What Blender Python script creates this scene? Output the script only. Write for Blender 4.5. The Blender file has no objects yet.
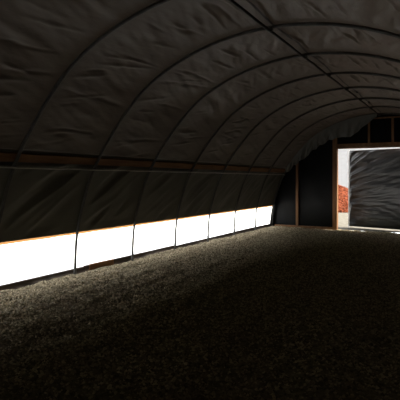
import bpy, bmesh, math, random
import numpy as np
from mathutils import Vector, noise

S = bpy.context.scene
C = S.collection
R = random.Random(7)

# ------------------------------------------------------------------ camera
CAM_H, YAW, F = 1.4025, 0.5099, 469.65
cam = bpy.data.objects.new('camera', bpy.data.cameras.new('camera'))
C.objects.link(cam)
cam.location = (0, 0, CAM_H)
cam.rotation_euler = (math.pi / 2, 0, YAW)
cam.data.sensor_fit = 'HORIZONTAL'
cam.data.sensor_width = 36
cam.data.lens = 36 * F / 400
cam.data.shift_y = -20.6 / 400
cam.data.clip_start = 0.05
cam.data.clip_end = 500
S.camera = cam

# ------------------------------------------------------------------ sky, sun, exposure
w = bpy.data.worlds.new('World')
S.world = w
w.use_nodes = True
bg = w.node_tree.nodes['Background']
bg.inputs[0].default_value = (0.95, 0.97, 1.0, 1)
bg.inputs[1].default_value = 4.8
sun = bpy.data.objects.new('sun', bpy.data.lights.new('sun', 'SUN'))
C.objects.link(sun)
sun.data.energy = 19.0
sun.data.angle = math.radians(3)
sun.data.color = (1.0, 0.92, 0.80)
_d = Vector((-math.cos(math.radians(58)), -0.10, -math.sin(math.radians(58))))
sun.rotation_euler = _d.to_track_quat('-Z', 'Y').to_euler()
sun.location = (12, 8, 20)
S.view_settings.view_transform = 'Standard'
S.view_settings.look = 'None'
S.view_settings.gamma = 1
S.view_settings.use_curve_mapping = False
S.view_settings.exposure = 0.0


# ------------------------------------------------------------------ helpers
def mat(name, base, rough=0.8, metal=0.0, spec=0.5, noise_scale=None, base2=None, lohi=(0.35, 0.65),
        bump_scale=None, bump=0.2, bump_dist=0.01, stretch=(1, 1, 1), island=0.0, detail=5):
    m = bpy.data.materials.new(name)
    m.use_nodes = True
    nt = m.node_tree
    N, L = nt.nodes, nt.links
    p = N['Principled BSDF']
    p.inputs['Roughness'].default_value = rough
    p.inputs['Metallic'].default_value = metal
    p.inputs['Specular IOR Level'].default_value = spec
    p.inputs['Base Color'].default_value = (*base, 1)
    tc = N.new('ShaderNodeTexCoord')
    mp = N.new('ShaderNodeMapping')
    mp.inputs['Scale'].default_value = stretch
    L.new(tc.outputs['Object'], mp.inputs[0])
    out = None
    if noise_scale:
        n = N.new('ShaderNodeTexNoise')
        n.inputs['Scale'].default_value = noise_scale
        n.inputs['Detail'].default_value = detail
        L.new(mp.outputs[0], n.inputs['Vector'])
        r = N.new('ShaderNodeValToRGB')
        r.color_ramp.elements[0].position, r.color_ramp.elements[1].position = lohi
        r.color_ramp.elements[0].color = (*base, 1)
        r.color_ramp.elements[1].color = (*(base2 or base), 1)
        L.new(n.outputs['Fac'], r.inputs[0])
        out = r.outputs[0]
    if island:
        g = N.new('ShaderNodeNewGeometry')
        mr = N.new('ShaderNodeMapRange')
        mr.inputs[3].default_value = 1 - island
        mr.inputs[4].default_value = 1 + island
        L.new(g.outputs['Random Per Island'], mr.inputs[0])
        h = N.new('ShaderNodeHueSaturation')
        L.new(mr.outputs[0], h.inputs['Value'])
        if out:
            L.new(out, h.inputs['Color'])
        else:
            h.inputs['Color'].default_value = (*base, 1)
        out = h.outputs[0]
    if out:
        L.new(out, p.inputs['Base Color'])
    if bump_scale:
        n2 = N.new('ShaderNodeTexNoise')
        n2.inputs['Scale'].default_value = bump_scale
        n2.inputs['Detail'].default_value = 6
        L.new(mp.outputs[0], n2.inputs['Vector'])
        b = N.new('ShaderNodeBump')
        b.inputs['Strength'].default_value = bump
        b.inputs['Distance'].default_value = bump_dist
        L.new(n2.outputs['Fac'], b.inputs['Height'])
        L.new(b.outputs[0], p.inputs['Normal'])
    return m


M = {
    'roof': mat('roof_plastic', (0.056, 0.054, 0.045), 0.5, 0, 0.4, 1.3, (0.076, 0.071, 0.058),
                bump_scale=7, bump=0.5, bump_dist=0.03, stretch=(1, 0.4, 1)),
    'skirt': mat('roof_sheet_edge', (0.12, 0.122, 0.11), 0.5, 0, 0.35, 1.3, (0.15, 0.15, 0.135),
                 bump_scale=9, bump=0.4, bump_dist=0.02),
    'curtain': mat('curtain_plastic', (0.092, 0.091, 0.078), 0.5, 0, 0.4, 1.5, (0.125, 0.122, 0.104),
                   bump_scale=10, bump=0.3, bump_dist=0.015),
    'door_black': mat('black_door_plastic', (0.016, 0.0172, 0.0185), 0.34, 0, 0.55, 2.0, (0.021, 0.0222, 0.0235),
                      bump_scale=14, bump=0.2, bump_dist=0.008),
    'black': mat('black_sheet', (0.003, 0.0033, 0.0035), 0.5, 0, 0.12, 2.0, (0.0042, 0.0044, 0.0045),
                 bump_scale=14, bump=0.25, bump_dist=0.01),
    'steel': mat('galvanised_steel', (0.06, 0.06, 0.056), 0.45, 0.25, 0.45, 14, (0.09, 0.09, 0.085)),
    'conduit': mat('bright_conduit', (0.38, 0.37, 0.34), 0.45, 0.4, 0.5, 14, (0.45, 0.44, 0.41)),
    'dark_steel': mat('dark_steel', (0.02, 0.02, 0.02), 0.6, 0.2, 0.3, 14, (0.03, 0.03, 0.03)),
    'wood': mat('framing_wood', (0.17, 0.085, 0.040), 0.8, 0, 0.2, 5, (0.25, 0.135, 0.065),
                bump_scale=40, bump=0.2, bump_dist=0.004, stretch=(3, 0.4, 3)),
    'wood_v': mat('framing_wood_upright', (0.17, 0.085, 0.040), 0.8, 0, 0.25, 5, (0.25, 0.135, 0.065),
                  bump_scale=40, bump=0.2, bump_dist=0.004, stretch=(3, 3, 0.4)),
    'hem': mat('hem_film', (0.50, 0.27, 0.11), 0.6, 0, 0.3, 6, (0.58, 0.33, 0.15)),
    'pale_wood': mat('pale_wood', (0.42, 0.24, 0.12), 0.75, 0, 0.3, 6, (0.52, 0.32, 0.17), stretch=(3, 0.4, 3)),
    'base_wood': mat('soiled_board', (0.035, 0.027, 0.020), 0.9, 0, 0.2, 4, (0.06, 0.042, 0.03), stretch=(3, 0.5, 3)),
    'soil': mat('gravel_floor', (0.12, 0.099, 0.063), 0.95, 0, 0.12, 22, (0.255, 0.21, 0.136),
                bump_scale=55, bump=0.8, bump_dist=0.02),
    'stone': mat('gravel_stone', (0.30, 0.251, 0.166), 0.9, 0, 0.15, island=0.65),
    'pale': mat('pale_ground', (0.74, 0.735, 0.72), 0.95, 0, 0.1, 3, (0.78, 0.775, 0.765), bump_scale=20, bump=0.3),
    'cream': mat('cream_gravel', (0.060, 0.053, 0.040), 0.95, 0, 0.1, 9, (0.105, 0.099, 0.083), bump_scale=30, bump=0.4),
    'blocker_dark': mat('sky_blocker_dark', (0.025, 0.035, 0.015), 1.0, 0, 0.1, 1.2, (0.05, 0.06, 0.025), bump_scale=3, bump=0.8, bump_dist=0.3),
    'white': mat('white_paint', (0.82, 0.82, 0.81), 0.6, 0, 0.3, 3, (0.76, 0.765, 0.77)),
    'siding': mat('pale_siding_paint', (0.21, 0.21, 0.21), 0.7, 0, 0.2, 3, (0.195, 0.195, 0.195)),
    'roofing': mat('grey_shingle', (0.10, 0.10, 0.105), 0.9, 0, 0.2, 12, (0.16, 0.155, 0.15)),
    'chip': mat('orange_chip', (0.115, 0.027, 0.0095), 0.9, 0, 0.15, island=0.5),
}


def make_translucent(m, col, fac):
    N, L = m.node_tree.nodes, m.node_tree.links
    t = N.new('ShaderNodeBsdfTranslucent')
    t.inputs[0].default_value = (*col, 1)
    x = N.new('ShaderNodeMixShader')
    x.inputs[0].default_value = fac
    o = N['Material Output']
    L.new(N['Principled BSDF'].outputs[0], x.inputs[1])
    L.new(t.outputs[0], x.inputs[2])
    L.new(x.outputs[0], o.inputs[0])


make_translucent(M['hem'], (0.75, 0.36, 0.13), 0.30)
make_translucent(M['roof'], (0.46, 0.32, 0.225), 0.0022)


def link(name, me, m, parent=None):
    o = bpy.data.objects.new(name, me)
    C.objects.link(o)
    if m is not None and len(me.materials) == 0:
        me.materials.append(m)
    if parent is not None:
        o.parent = parent
    return o


def tag(o, label=None, cat=None, group=None, kind=None):
    if label: o['label'] = label
    if cat: o['category'] = cat
    if group: o['group'] = group
    if kind: o['kind'] = kind
    return o


def empty(name, loc=(0, 0, 0)):
    o = bpy.data.objects.new(name, None)
    C.objects.link(o)
    o.location = loc
    o.empty_display_size = 0.2
    return o


def pydata(name, v, f, smooth=True):
    me = bpy.data.meshes.new(name)
    me.from_pydata([tuple(q) for q in v], [], f)
    if smooth:
        me.polygons.foreach_set('use_smooth', [True] * len(me.polygons))
    me.update()
    return me


def box_mesh(name, x0, x1, y0, y1, z0, z1, bev=0.004, jit=0.0):
    bm = bmesh.new()
    bmesh.ops.create_cube(bm, size=1)
    for v in bm.verts:
        v.co = Vector((x0 + (v.co.x + .5) * (x1 - x0), y0 + (v.co.y + .5) * (y1 - y0), z0 + (v.co.z + .5) * (z1 - z0)))
        if jit:
            v.co += Vector((R.uniform(-jit, jit), R.uniform(-jit, jit), R.uniform(-jit, jit)))
    if bev:
        bmesh.ops.bevel(bm, geom=list(bm.edges), offset=bev, segments=1, affect='EDGES')
    me = bpy.data.meshes.new(name)
    bm.to_mesh(me)
    bm.free()
    return me


def box(name, dims, m, parent=None, bev=0.004, jit=0.0):
    return link(name, box_mesh(name, *dims, bev=bev, jit=jit), m, parent)


def tube_mesh(name, pts, r, n=10):
    pts = [Vector(p) for p in pts]
    vs, fs = [], []
    ref = None
    for i, p in enumerate(pts):
        t = (pts[min(i + 1, len(pts) - 1)] - pts[max(i - 1, 0)]).normalized()
        if ref is None:
            ref = Vector((0, 1, 0)) if abs(t.y) < 0.9 else Vector((0, 0, 1))
        u = (ref - t * ref.dot(t)).normalized()
        ref = u
        q = t.cross(u)
        for k in range(n):
            a = 2 * math.pi * k / n
            vs.append(p + r * (math.cos(a) * u + math.sin(a) * q))
    for i in range(len(pts) - 1):
        for k in range(n):
            k2 = (k + 1) % n
            fs.append((i * n + k, i * n + k2, (i + 1) * n + k2, (i + 1) * n + k))
    fs.append(tuple(range(n - 1, -1, -1)))
    b = (len(pts) - 1) * n
    fs.append(tuple(b + k for k in range(n)))
    return pydata(name, vs, fs)


def grid_mesh(name, P):
    """P[i][j] -> Vector grid"""
    ni, nj = len(P), len(P[0])
    vs = [p for row in P for p in row]
    fs = [(i * nj + j, i * nj + j + 1, (i + 1) * nj + j + 1, (i + 1) * nj + j)
          for i in range(ni - 1) for j in range(nj - 1)]
    return pydata(name, vs, fs)


def nz(x, y, z=0.0):
    return noise.noise(Vector((x, y, z)))


# ------------------------------------------------------------------ hoop profile (centre line of the pipe)
XC = -1.95                                    # middle of the tunnel
half = [(3.05, -0.25), (3.05, 0.0), (3.01, .59), (2.85, 1.15), (2.665, 1.57), (2.41, 1.95), (2.03, 2.39), (1.69, 2.68), (1.26, 2.91),
        (0.80, 3.065), (0.36, 3.145), (0.0, 3.165)]
ctrl = [(-a, z) for a, z in half] + [(a, z) for a, z in half[-2::-1]]


def catmull(P, n):
    out = []
    P = [Vector((a, z)) for a, z in P]
    for i in range(len(P) - 1):
        p0 = P[max(i - 1, 0)]; p1 = P[i]; p2 = P[i + 1]; p3 = P[min(i + 2, len(P) - 1)]
        for k in range(n):
            t = k / n
            out.append(0.5 * ((2 * p1) + (-p0 + p2) * t + (2 * p0 - 5 * p1 + 4 * p2 - p3) * t * t
                              + (-p0 + 3 * p1 - 3 * p2 + p3) * t ** 3))
    out.append(P[-1])
    return out


PROF = catmull(ctrl, 8)
PX = np.array([p.x + XC for p in PROF]); PZ = np.array([p.y for p in PROF])
SL = np.concatenate([[0], np.cumsum(np.hypot(np.diff(PX), np.diff(PZ)))])
mid = len(PX) // 2


def prof(s, off=0.0):
    """point on the profile at arc length s, pushed outwards by off"""
    x = float(np.interp(s, SL, PX)); z = float(np.interp(s, SL, PZ))
    e = 0.03
    tx = float(np.interp(s + e, SL, PX) - np.interp(s - e, SL, PX)); tz = float(np.interp(s + e, SL, PZ) - np.interp(s - e, SL, PZ))
    l = math.hypot(tx, tz) or 1
    return x - tz / l * off, z + tx / l * off


_os = np.linspace(SL[8] * 0 + 0.25, SL[-1] - 0.25, 400)


def arch_top(x):
    return float(np.interp(x, GX, GZ, left=-0.08, right=-0.08))


def arch_z(x):
    return float(np.interp(x, PX[8:-8], PZ[8:-8]))


def s_at_z(z):       # left side
    return float(np.interp(z, PZ[:mid + 1], SL[:mid + 1]))


STOT = float(SL[-1])
_g = [prof(q, 0.05) for q in _os]
GX = np.array([q[0] for q in _g]); GZ = np.array([q[1] for q in _g])
_k = np.maximum.accumulate(GX) == GX
GX, GZ = GX[_k], GZ[_k]
Y0, SP = 5.155, 1.383
YE = Y0 + 6 * SP                # end wall 13.45
YB = Y0 - 5 * SP                # wall behind the viewer
RH = 0.021                      # hoop pipe radius

# ------------------------------------------------------------------ floor
gx0, gx1, gy0, gy1 = XC - 3.05 - 0.03, XC + 3.08, YB, YE + 0.05


def floor_h(x, y):
    h = 0.018 * nz(x * 2.2 + 0.5 * math.sin(y * .4), y * 0.35, 3) + 0.022 * nz(x * 5.5 + 0.4 * nz(x, y, 2), y * 0.8, 7) \
        + 0.014 * nz(x * 7, y * 5, 1) + 0.014 * nz(x * 15, y * 10, 4)
    e = max(0.0, 1 - (x - gx0) / 0.6)
    h += 0.020 * e * (1 + nz(x, y * 1.8, 9)) - 0.008
    return h - 0.012


nx_, ny_ = 260, 480
P = []
for i in range(nx_):
    x = gx0 + (gx1 - gx0) * i / (nx_ - 1)
    P.append([Vector((x, gy0 + (gy1 - gy0) * j / (ny_ - 1), floor_h(x, gy0 + (gy1 - gy0) * j / (ny_ - 1)))) for j in range(ny_)])
floor = link('floor', grid_mesh('floor', P), M['soil'])
tag(floor, 'dark gravel floor of the hoop house, raked along its length', kind='structure')

# loose gravel: too many to count
rng = np.random.default_rng(3)
octv = np.array([(1, 0, 0), (-1, 0, 0), (0, 1, 0), (0, -1, 0), (0, 0, 1), (0, 0, -1)], float)
octf = [(0, 2, 4), (2, 1, 4), (1, 3, 4), (3, 0, 4), (2, 0, 5), (1, 2, 5), (3, 1, 5), (0, 3, 5)]
vs, fs = [], []
cnt = 0
while cnt < 150000:
    xs = gx0 + 0.05 + (gx1 - gx0 - 1.3) * rng.random() ** 1.2
    ys = 1.0 + (YE - 1.1) * rng.random()
    if xs < XC - 2.96 and abs((ys - Y0 + SP / 2) % SP - SP / 2) < 0.06:
        continue
    r = 0.005 + 0.014 * rng.random() ** 2
    q = octv * r * (0.6 + 0.8 * rng.random((6, 3)))
    a = rng.random() * 6.283
    ca, sa = math.cos(a), math.sin(a)
    q = np.stack([q[:, 0] * ca - q[:, 1] * sa, q[:, 0] * sa + q[:, 1] * ca, q[:, 2] * 0.8 + 0.3 * q[:, 0]], 1)
    q += (xs, ys, floor_h(xs, ys) + r * 0.25)
    b = cnt * 6
    vs.append(q)
    fs.extend([(b + f[0], b + f[1], b + f[2]) for f in octf])
    cnt += 1
gravel = link('gravel', pydata('gravel', np.concatenate(vs), fs, False), M['stone'])
tag(gravel, 'loose brown gravel spread over the floor of the hoop house', 'gravel', kind='stuff')

# ------------------------------------------------------------------ ground outside
P = []
me = bpy.data.meshes.new('ground')
gv, gf = [], []
for (x0, x1, y0, y1) in ((-80, gx0 - 0.0, -60, 90), (gx1, 80, -60, 90), (gx0, gx1, -60, gy0), (gx0, gx1, gy1, 90)):
    b = len(gv)
    gv += [(x0, y0, -0.02), (x1, y0, -0.02), (x1, y1, -0.02), (x0, y1, -0.02)]
    gf.append((b, b + 1, b + 2, b + 3))
ground = link('ground', pydata('ground', gv, gf, False), M['pale'])
tag(ground, 'bright pale ground outside the hoop house', kind='structure')

# added unseen slope outside the open side, keeps low sky light off the floor
P = []
for i in range(40):
    x = -20 - 40 * i / 39
    P.append([Vector((x, -70 + 2.2 * j, -0.1 + 6.6 * math.sin(min(1, i / 9) * math.pi / 2) * (1 + 0.25 * nz(j * .13, i * .1, 5))
                      + (0.7 * nz(x * 0.9, j * 1.9, 3) if 0 < i else 0))) for j in range(75)])
blocker = link('sky_blocker', grid_mesh('sky_blocker', P), M['blocker_dark'])
tag(blocker, 'added dark slope out of view beyond the open side, blocking low sky light', kind='structure')

# cream gravel yard beyond the door
P = []
for i in range(50):
    x = -4.9 + 6.9 * i / 49
    P.append([Vector((x, YE + 0.045 + 9 * j / 59, -0.007 + 0.006 * nz(x * 3, j * .5, 2))) for j in range(60)])
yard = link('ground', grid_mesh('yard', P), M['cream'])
tag(yard, 'cream gravel yard outside the door', kind='structure')

# ------------------------------------------------------------------ roof sheet
S_L = s_at_z(1.70)
NU, NV = 400, 420
NB = 12
CR = {}
for k in range(-6, 8):                         # creases pulled lengthwise between two hoops
    CR[k] = [(R.uniform(S_L, STOT - S_L), R.uniform(0.15, 0.85), R.uniform(0.12, 0.42), R.uniform(-0.16, 0.30),
              R.uniform(0.012, 0.030), R.choice((-1, -1, 1)) * R.uniform(0.008, 0.022)) for _ in range(44)]


def creases(k, s, ph):
    o = 0.0
    for cs, cp, ln, sk, wd, am in CR[k]:
        dp = ph - cp
        if abs(dp) > ln:
            continue
        ds = s - cs - sk * dp * SP
        if abs(ds) > 4 * wd:
            continue
        o += am * math.exp(-(ds / wd) ** 2) * (1 - (dp / ln) ** 2)
    return o


def roof_off(s, y):
    ph = ((y - Y0) / SP) % 1.0
    bay = math.sin(math.pi * ph)                      # free between hoops, tight on them
    k = math.floor((y - Y0) / SP)
    wv = nz(s * 5.0 + y * 1.6 + k * 7.3, y * 1.2 - s * 0.6, k * 2.1)
    wv2 = nz(s * 13 + y * 5.0, y * 3.0 - s, 5 + k)
    wv3 = nz(s * 1.2, y * 0.8, 11)
    off = RH + 0.004 + bay * (0.022 + 0.028 * wv3 + 0.028 * wv + 0.011 * wv2 + creases(k, s, ph))
    return max(off, RH + 0.002)


P = []
for i in range(NU):
    s = S_L + (STOT - 2 * S_L) * i / (NU - 1)
    row = []
    for j in range(NV):
        y = YB - 0.12 + (YE + 0.26 - YB) * j / (NV - 1)
        off = RH + 0.034 if (i < 3 or i > NU - 4) else roof_off(s, y)
        x, z = prof(s, off)
        row.append(Vector((x, y, z)))
    P.append(row)
roof = link('ceiling', grid_mesh('ceiling', P), M['roof'])
tag(roof, 'wrinkled dark plastic roof sheet stretched over the hoops', kind='structure')

P = []  # narrow dark strip just under the roof sheet, right of the ridge pipe
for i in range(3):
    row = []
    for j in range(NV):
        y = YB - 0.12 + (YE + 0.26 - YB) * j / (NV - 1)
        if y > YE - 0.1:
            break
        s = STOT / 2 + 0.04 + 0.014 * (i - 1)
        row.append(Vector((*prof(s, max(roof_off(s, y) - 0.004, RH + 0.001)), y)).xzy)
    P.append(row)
strip_ob = link('ridge_strip', grid_mesh('ridge_strip', P), M['dark_steel'], roof)
strip_ob['label'] = 'dark strip along the ridge of the roof sheet'

# ------------------------------------------------------------------ hoops
pts = [(x, 0, z) for x, z in zip(PX, PZ)]
hoop_me = tube_mesh('hoop', pts, RH, 10)
hoop_me.materials.append(M['steel'])
rx, rz = prof(STOT / 2)
ORD = ['', 'second', 'third', 'fourth', 'fifth', 'sixth', 'seventh', 'eighth', 'ninth', 'tenth', 'eleventh', 'twelfth']
clamp_r = tube_mesh('clamp', [(rx - 0.03, 0, rz - 0.022), (rx + 0.03, 0, rz - 0.022)], 0.029, 10)
clamp_r.materials.append(M['steel'])
bx_, bz_ = prof(s_at_z(1.545))
clamp_b = tube_mesh('clamp', [(bx_ - 0.009, 0, bz_ - 0.022), (bx_ + 0.009, 0, bz_ + 0.022)], 0.025, 10)
clamp_b.materials.append(M['steel'])
for i in range(6, -3, -1):
    o = bpy.data.objects.new('hoop', hoop_me)
    C.objects.link(o)
    y = Y0 + i * SP if i < 6 else YE - 0.085
    o.location = (0, y, 0)
    n = 6 - i
    tag(o, 'bent steel hoop pipe standing right against the end wall' if n == 0 else
        'bent steel hoop pipe, %s hoop counted from the end wall' % ORD[n], 'hoop', 'steel hoops carrying the roof')
    for me in (clamp_r, clamp_b):
        c = bpy.data.objects.new('clamp', me)
        C.objects.link(c)
        c.parent = o

# ridge pipe, side pipe
zr = rz - RH - 0.017
ridge = link('ridge_pipe', tube_mesh('ridge_pipe', [(XC, YB + 0.05 + k * (YE - 0.1 - YB) / 40, zr + 0.004 * math.sin(k * 1.7)) for k in range(41)], 0.016, 10), M['dark_steel'])
tag(ridge, 'straight dark ridge pipe running under the tops of the hoops', 'pipe')
px_, pz_ = prof(s_at_z(1.555), -RH - 0.010)
sp_ = link('side_pipe', tube_mesh('side_pipe', [(px_, YB + 0.05 + k * (YE - 0.15 - YB) / 40, pz_ + 0.003 * math.sin(k * 2.3)) for k in range(41)], 0.0095, 8), M['conduit'])
tag(sp_, 'thin grey pipe along the hoops just below the wooden board', 'pipe')

# ------------------------------------------------------------------ wooden side board (between hoops and sheet)
cuts = [YB, 0.9, 4.62, 7.72, 10.6, YE - 0.03]


def side_board(name, sgn, label):
    t = empty(name, (XC + sgn * 2.64, (YB + YE) / 2, 1.58))
    tag(t, label, 'board')
    sl = s_at_z(1.592); sh = s_at_z(1.685)
    for a, b in zip(cuts[:-1], cuts[1:]):
        xa, za = prof(sl, RH + 0.009); xb, zb = prof(sh, RH + 0.009)
        d = 0.03
        nxn, nzn = prof(sl, RH + 0.009 + d); nxm, nzm = prof(sh, RH + 0.009 + d)
        q = [(xa, za), (xb, zb), (nxm, nzm), (nxn, nzn)]
        dz = R.uniform(-0.004, 0.004)
        vs = []
        for y in (a + 0.002, b - 0.002):
            for (x, z) in q:
                X = x if sgn < 0 else 2 * XC - x
                vs.append((X - t.location.x, y - t.location.y, z + dz - t.location.z))
        me = pydata('plank', vs, [(0, 1, 2, 3), (7, 6, 5, 4), (0, 4, 5, 1), (1, 5, 6, 2), (2, 6, 7, 3), (3, 7, 4, 0)], False)
        link('plank', me, M['wood'], t)
    return t


side_board('side_board', -1, 'long brown wooden board between the hoops and the plastic, above the bright gap')
side_board('side_board', 1, 'long brown wooden board behind the hoops on the side away from the gap')

# ------------------------------------------------------------------ left curtain, rolled up off the ground
ct = empty('side_curtain', (XC - 3.05, (YB + YE) / 2, 0.6))
tag(ct, 'dark crumpled plastic curtain hanging above the bright gap along the side', 'curtain')
CZ = 0.615


def curtain_pt(s, y, amp=1.0):
    ph = ((y - Y0) / SP) % 1.0
    bay = math.sin(math.pi * ph)
    k = math.floor((y - Y0) / SP)
    d = nz(s * 3.2 - y * 2.6 + k * 5.1, (s + y) * 0.7, k * 1.7)
    d2 = nz(s * 8 - y * 7, (s + y) * 1.8, 3 + k)
    sh = (1 - abs(d)) ** 5
    off = RH + 0.008 + amp * bay * max(0.0, 0.026 + 0.030 * d + 0.014 * d2 - 0.022 * sh)
    return prof(s, off)


sa, sb = s_at_z(CZ), s_at_z(1.735)
y_end = YE - 0.30
P = []
for i in range(90):
    s = sa + (sb - sa) * i / 89
    amp = min(1, (1 - i / 89) * 6)
    row = []
    for j in range(400):
        y = YB - 0.1 + (YE + 0.22 - YB) * j / 399
        x, z = curtain_pt(s, y, amp * min(1, i / 10 + 0.05))
        if i > 74:
            x2, z2 = prof(s, RH + (0.046 if i < 88 else 0.028))
            x, z = x2, z2
        row.append(Vector((x, y, z)) - ct.location)
    P.append(row)
sheet = link('sheet', grid_mesh('sheet', P), M['curtain'], ct)
# thin translucent hem, daylight shines through it
P = []
for i in range(5):
    s = s_at_z(CZ - 0.032) + (s_at_z(CZ + 0.006) - s_at_z(CZ - 0.032)) * i / 4
    P.append([Vector((*prof(s, RH + 0.011 + 0.004 * (i % 2)), 0)).xzy + Vector((0, YB - 0.1 + (YE + 0.05 - YB) * j / 199, 0.006 * nz(j * 0.21, 3, 1))) - ct.location for j in range(200)])
link('hem', grid_mesh('hem', P), M['hem'], ct)

# closed far side
sa0 = float(np.interp(-0.1, PZ[:mid + 1], SL[:mid + 1]))
P = []
for i in range(50):
    s = sa0 + (sb - sa0) * i / 49
    row = []
    for j in range(220):
        y = YB - 0.1 + (YE + 0.22 - YB) * j / 219
        x, z = curtain_pt(s, y + 20 * SP, 0.6)
        if i > 38:
            x, z = prof(s, RH + (0.050 if i < 48 else 0.038))
        row.append(Vector((2 * XC - x, y, z)))
    P.append(row)
wr = link('wall_right', grid_mesh('wall_right', P), M['curtain'])
tag(wr, 'closed dark plastic side wall', kind='structure')

# ------------------------------------------------------------------ base boards along the gap
bb = empty('baseboard_left', (XC - 3.05, (YB + YE) / 2, 0))
tag(bb, 'row of dark soiled boards on edge along the ground under the bright gap', kind='structure')
bcut = [YB, -0.4, 3.25, 5.42, 8.05, 10.9, YE + 0.08]
tops = [0.075, 0.072, 0.066, 0.076, 0.062, 0.07]
for q, (a, b) in enumerate(zip(bcut[:-1], bcut[1:])):
    o = box('plank', (-0.088, -0.050, a + 0.004 - bb.location.y, b - 0.004 - bb.location.y, -0.12, tops[q]), M['base_wood'], bb, 0.004, 0.003)
# one shorter, cleaner board lying inside against the row
box('plank', (-0.048, -0.026, 5.50 - bb.location.y, 6.08 - bb.location.y, -0.04, 0.088), M['wood'], bb, 0.003, 0.004)
bbr = box('baseboard_right', (XC + 3.05 + 0.05, XC + 3.05 + 0.088, YB, YE - 0.05, -0.12, 0.14), M['base_wood'])
tag(bbr, 'dark board on edge along the closed side wall', kind='structure')

# ------------------------------------------------------------------ end wall
DX0, DX1, DH = -3.085, -0.815, 2.262
YS = YE + 0.055                       # sheet is outside the studs


def gable(name, yc, door, wrinkle):
    vs, fs = [], []
    xs = sorted(set([round(float(q), 4) for q in np.concatenate([np.linspace(GX[0] + .001, GX[0] + 0.35, 24), np.linspace(GX[0] + .38, GX[-1] - .38, 110), np.linspace(GX[-1] - 0.35, GX[-1] - .001, 24)])] + ([DX0, DX1] if door else [])))
    nzv = 40
    for x in xs:
        top = arch_top(x)
        for k in range(nzv + 1):
            fr = k / nzv
            z = -0.1 + (top + 0.1) * fr
            if door:
                # keep a row of vertices exactly at the head of the opening
                zh = DH + 0.02
                if top > zh + 0.1:
                    z = -0.1 + (zh + 0.1) * (fr / 0.75) if fr <= 0.75 else zh + (top - zh) * (fr - 0.75) / 0.25
            d = 0.018 * nz(x * 2.0 + z * 0.6, z * 1.1, yc) + 0.008 * nz(x * 5, z * 4, yc + 3)
            vs.append((x, yc + wrinkle * (0.02 + d), z))
    n = nzv + 1
    for i in range(len(xs) - 1):
        inside = door and xs[i] >= DX0 - 1e-4 and xs[i + 1] <= DX1 + 1e-4
        for k in range(nzv):
            if inside and k < 30:
                continue
            fs.append((i * n + k, (i + 1) * n + k, (i + 1) * n + k + 1, i * n + k + 1))
    return pydata(name, vs, fs)


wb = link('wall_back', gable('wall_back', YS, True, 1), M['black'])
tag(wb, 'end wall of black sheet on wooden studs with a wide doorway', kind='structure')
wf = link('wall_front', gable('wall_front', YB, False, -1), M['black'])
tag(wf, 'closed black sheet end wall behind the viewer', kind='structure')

SF = YE - 0.035
# wooden framing, each piece its own part
box('stud', (-4.29, -4.215, SF + 0.03, YS, -0.03, arch_z(-4.25) - 0.06), M['wood_v'], wb)
box('stud', (0.315, 0.39, SF + 0.03, YS, -0.03, arch_z(-4.25) - 0.06), M['wood_v'], wb)
for (a, b) in ((DX0 - 0.125, DX0), (DX1, DX1 + 0.125)):
    top = arch_z(a if a < XC else b) - 0.06
    box('door_post', (a, b, SF - 0.01, YS + 0.06, -0.03, top), M['wood_v'], wb)
box('header', (DX0 + 0.002, DX1 - 0.002, SF, YS + 0.05, DH, DH + 0.135), M['wood'], wb)
for x in (-2.235, -1.63):
    box('cripple_stud', (x - 0.03, x + 0.03, SF + 0.03, YS, DH + 0.137, 3.045), M['wood_v'], wb)
box('top_plate', (-2.5, -1.40, SF + 0.03, YS, 3.047, 3.085), M['wood'], wb)
box('bottom_plate', (-4.21, DX0 - 0.128, SF + 0.035, YS, -0.03, 0.045), M['wood'], wb)
box('bottom_plate', (XC - 3.0, -4.295, SF + 0.035, YS, -0.03, 0.045), M['wood'], wb)

# sheet wrapped round the corner beside the gap
P = []
for i in range(24):
    s = s_at_z(-0.06) + (s_at_z(1.6) - s_at_z(-0.06)) * i / 23
    zf = i / 23
    row = []
    for j in range(10):
        yy = YE + 0.07 - (0.30 - 0.14 * min(1, zf * 2.4)) * j / 9
        x, z = prof(s, RH + 0.006 + 0.006 * nz(i * .4, j * .5, 2) * (1 if 0 < j else 0) + 0.004)
        row.append(Vector((x, yy, z)))
    P.append(row)
link('corner_sheet', grid_mesh('corner_sheet', P), M['black'], wb)

# ------------------------------------------------------------------ loose skirt of roof sheet hanging at the end wall
P = []
NS, ND = 260, 20
s0, s1 = s_at_z(1.72), STOT / 2 - 0.04
ctrl_x = [-4.62, -4.45, -4.15, -3.85, -3.6, -3.3, -3.0, -2.66, -2.45, -2.2, -1.98, -1.88]
ctrl_d = [0.04, 0.15, 0.27, 0.37, 0.37, 0.36, 0.40, 0.49, 0.36, 0.20, 0.05, 0.01]
for i in range(NS):
    s = s0 + (s1 - s0) * i / (NS - 1)
    xa, za = prof(s, -RH - 0.004)
    drop = float(np.interp(xa, ctrl_x, ctrl_d))
    ru = 1.0 if xa < -3.15 else 0.25
    rag = ru * (0.05 * abs(math.sin(s * 9 + 2 * nz(s * 2, 0, 1))) - 0.02 + 0.015 * nz(s * 12, 0, 3))
    drop = max(0.0, drop + rag * min(1, drop * 4))
    row = []
    for j in range(ND):
        t = j / (ND - 1)
        f = (0.3 + ru) * (nz(s * 6 + 0.8 * t, t * 1.2, 4) * 0.14 + nz(s * 13, t * 2, 8) * 0.03)
        y = YE - 0.30 + 0.07 * t + f * t * min(1, drop * 5)
        y = min(y, YE - 0.12)
        x = xa + 0.03 * nz(s * 6, t * 2, 6) * t
        row.append(Vector((x, y, za - drop * t - 0.002)))
    P.append(row)
fl = link('roof_skirt', grid_mesh('roof_skirt', P), M['skirt'], roof)
fl['label'] = 'loose ragged edge of roof sheet drooping in front of the end wall'

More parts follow.
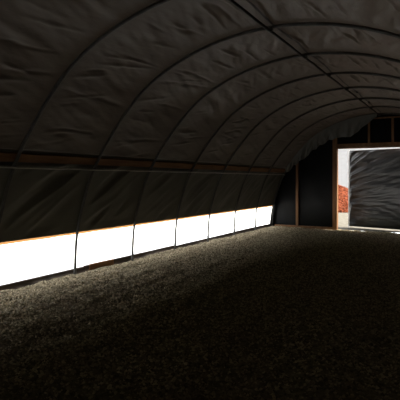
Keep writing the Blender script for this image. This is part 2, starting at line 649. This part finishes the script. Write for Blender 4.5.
# ------------------------------------------------------------------ sliding door outside the doorway
W, H = 2.13, 2.20
door = empty('door_1', (DX1 - 0.005, YE + 0.135, 0.04))
door.rotation_euler = (0, 0, -0.255)
tag(door, 'large door of black crinkled plastic standing ajar', kind='structure')
NXd, NZd = 150, 220
P = []
for i in range(NXd):
    x = i / (NXd - 1)
    row = []
    for j in range(NZd):
        z = j / (NZd - 1)
        ex = min(1, x / 0.03) * min(1, (1 - x) / 0.03) * min(1, z / 0.03) * min(1, (1 - z) / 0.03)
        # folds fanning out from the free edge and slack swags lower down
        ang = math.atan2(z - 0.28, x + 0.75)
        q = nz(ang * 17, x * 1.0, 2)
        q2 = nz(ang * 36, x * 2.0, 12)
        f1 = (0.045 * q + 0.016 * (1 - abs(q2)) ** 4) * math.exp(-x * 1.6) * (0.35 + 0.65 * z)
        bow = z * 11 + 2.2 * (x - .5) ** 2 * (0.6 - z) * 6 + 0.9 * nz(x * 2, z * 3, 9)
        f2 = nz(bow, x * 1.7, 6) * 0.026
        f3 = nz(x * 6, z * 24 - x * 5, 7) * 0.006
        row.append(Vector((-W + W * x, -0.026 + ex * (f1 + f2 + f3 - 0.02), H * z)))
    P.append(row)
link('sheet', grid_mesh('sheet', P), M['door_black'], door)
fr = 0.04
box('stile', (-W - 0.012, -W + 0.07, 0.004, fr, 0, H), M['black'], door)
box('stile', (-0.09, 0, 0.004, fr, 0, H), M['wood_v'], door)
box('rail', (-W + 0.072, -0.092, 0.004, fr, 0, 0.09), M['wood'], door)
box('rail', (-W + 0.072, -0.092, 0.004, fr, H - 0.09, H), M['wood'], door)
box('rail', (-W + 0.072, -0.092, 0.004, fr, H * 0.5 - 0.045, H * .5 + 0.045), M['wood'], door)
box('edge_strip', (-W - 0.055, -W - 0.013, 0.012, 0.03, -0.03, H + 0.01), M['white'], door, 0.003)

# ------------------------------------------------------------------ white sided building behind
BY = 27.0
bd = empty('clapboard_building', (-6, BY, 0))
tag(bd, 'white clapboard building seen through the gap beside the door', 'building')
BW, BD, BH = 14.0, 7.0, 4.2
box('wall', (-BW / 2, BW / 2, 0.04, BD, -0.02, BH), M['siding'], bd, 0)
nb = 21
ex = BH / nb
cl = pydata('clapboard', [(-BW / 2, 0.038, 0), (BW / 2, 0.038, 0), (BW / 2, -0.004, 0), (-BW / 2, -0.004, 0),
                          (-BW / 2, 0.038, ex), (BW / 2, 0.038, ex), (BW / 2, 0.022, ex), (-BW / 2, 0.022, ex)],
            [(0, 1, 2, 3), (7, 6, 5, 4), (3, 2, 6, 7), (0, 4, 5, 1), (0, 3, 7, 4), (1, 5, 6, 2)], False)
cl.materials.append(M['siding'])
for k in range(nb):
    o = link('clapboard', cl, None, bd)
    o.location.z = k * ex
rv = [(-BW / 2 - .4, -.5, BH - .02), (BW / 2 + .4, -.5, BH - .02), (BW / 2 + .4, BD / 2, BH + 2), (-BW / 2 - .4, BD / 2, BH + 2),
      (-BW / 2 - .4, BD + .5, BH - .02), (BW / 2 + .4, BD + .5, BH - .02)]
rv += [(x, y, z + 0.15) for x, y, z in rv]
link('roof', pydata('roof', rv, [(3, 2, 1, 0), (4, 5, 2, 3), (6, 7, 8, 9), (9, 8, 11, 10), (0, 1, 7, 6), (5, 4, 10, 11),
                                 (0, 6, 9, 3), (3, 9, 10, 4), (2, 8, 7, 1), (5, 11, 8, 2)], False), M['roofing'], bd)

# ------------------------------------------------------------------ heap of orange chips
HX, HY, HR, HH = -5.25, 22.3, 2.05, 1.17


def heap_z(x, y):
    r = math.hypot((x - HX) / 1.25, y - HY) / HR
    return HH * max(0, 1 - r) ** 0.85 * (1 + 0.12 * nz(x * 1.5, y * 1.5, 3)) if r < 1 else 0


hp = empty('chip_heap', (HX, HY, 0))
tag(hp, 'heap of small orange red chips in the yard outside the door', 'heap', kind='stuff')
P = []
for i in range(60):
    x = HX - HR * 1.27 + 2 * HR * 1.27 * i / 59
    P.append([Vector((x - HX, -HR * 1.02 + 2.04 * HR * j / 59, heap_z(x, HY - HR * 1.02 + 2.04 * HR * j / 59) - 0.02)) for j in range(60)])
link('mound', grid_mesh('mound', P), M['chip'], hp)
vs, fs = [], []
n = 0
while n < 9000:
    a = rng.random() * 6.283; rr = HR * math.sqrt(rng.random())
    x = HX + 1.25 * rr * math.cos(a); y = HY + rr * math.sin(a)
    q = octv * np.array([0.05, 0.03, 0.022]) * (0.6 + 0.9 * rng.random((6, 3)))
    a = rng.random() * 6.283; tl = rng.random() * 1.2 - 0.6
    q = np.stack([q[:, 0] * math.cos(a) - q[:, 1] * math.sin(a), q[:, 0] * math.sin(a) + q[:, 1] * math.cos(a), q[:, 2] + tl * q[:, 0]], 1)
    q += (x - HX, y - HY, heap_z(x, y))
    vs.append(q)
    fs.extend([(n * 6 + f[0], n * 6 + f[1], n * 6 + f[2]) for f in octf])
    n += 1
ch = link('chips', pydata('chips', np.concatenate(vs), fs, False), M['chip'], hp)
tag(ch, kind='stuff')
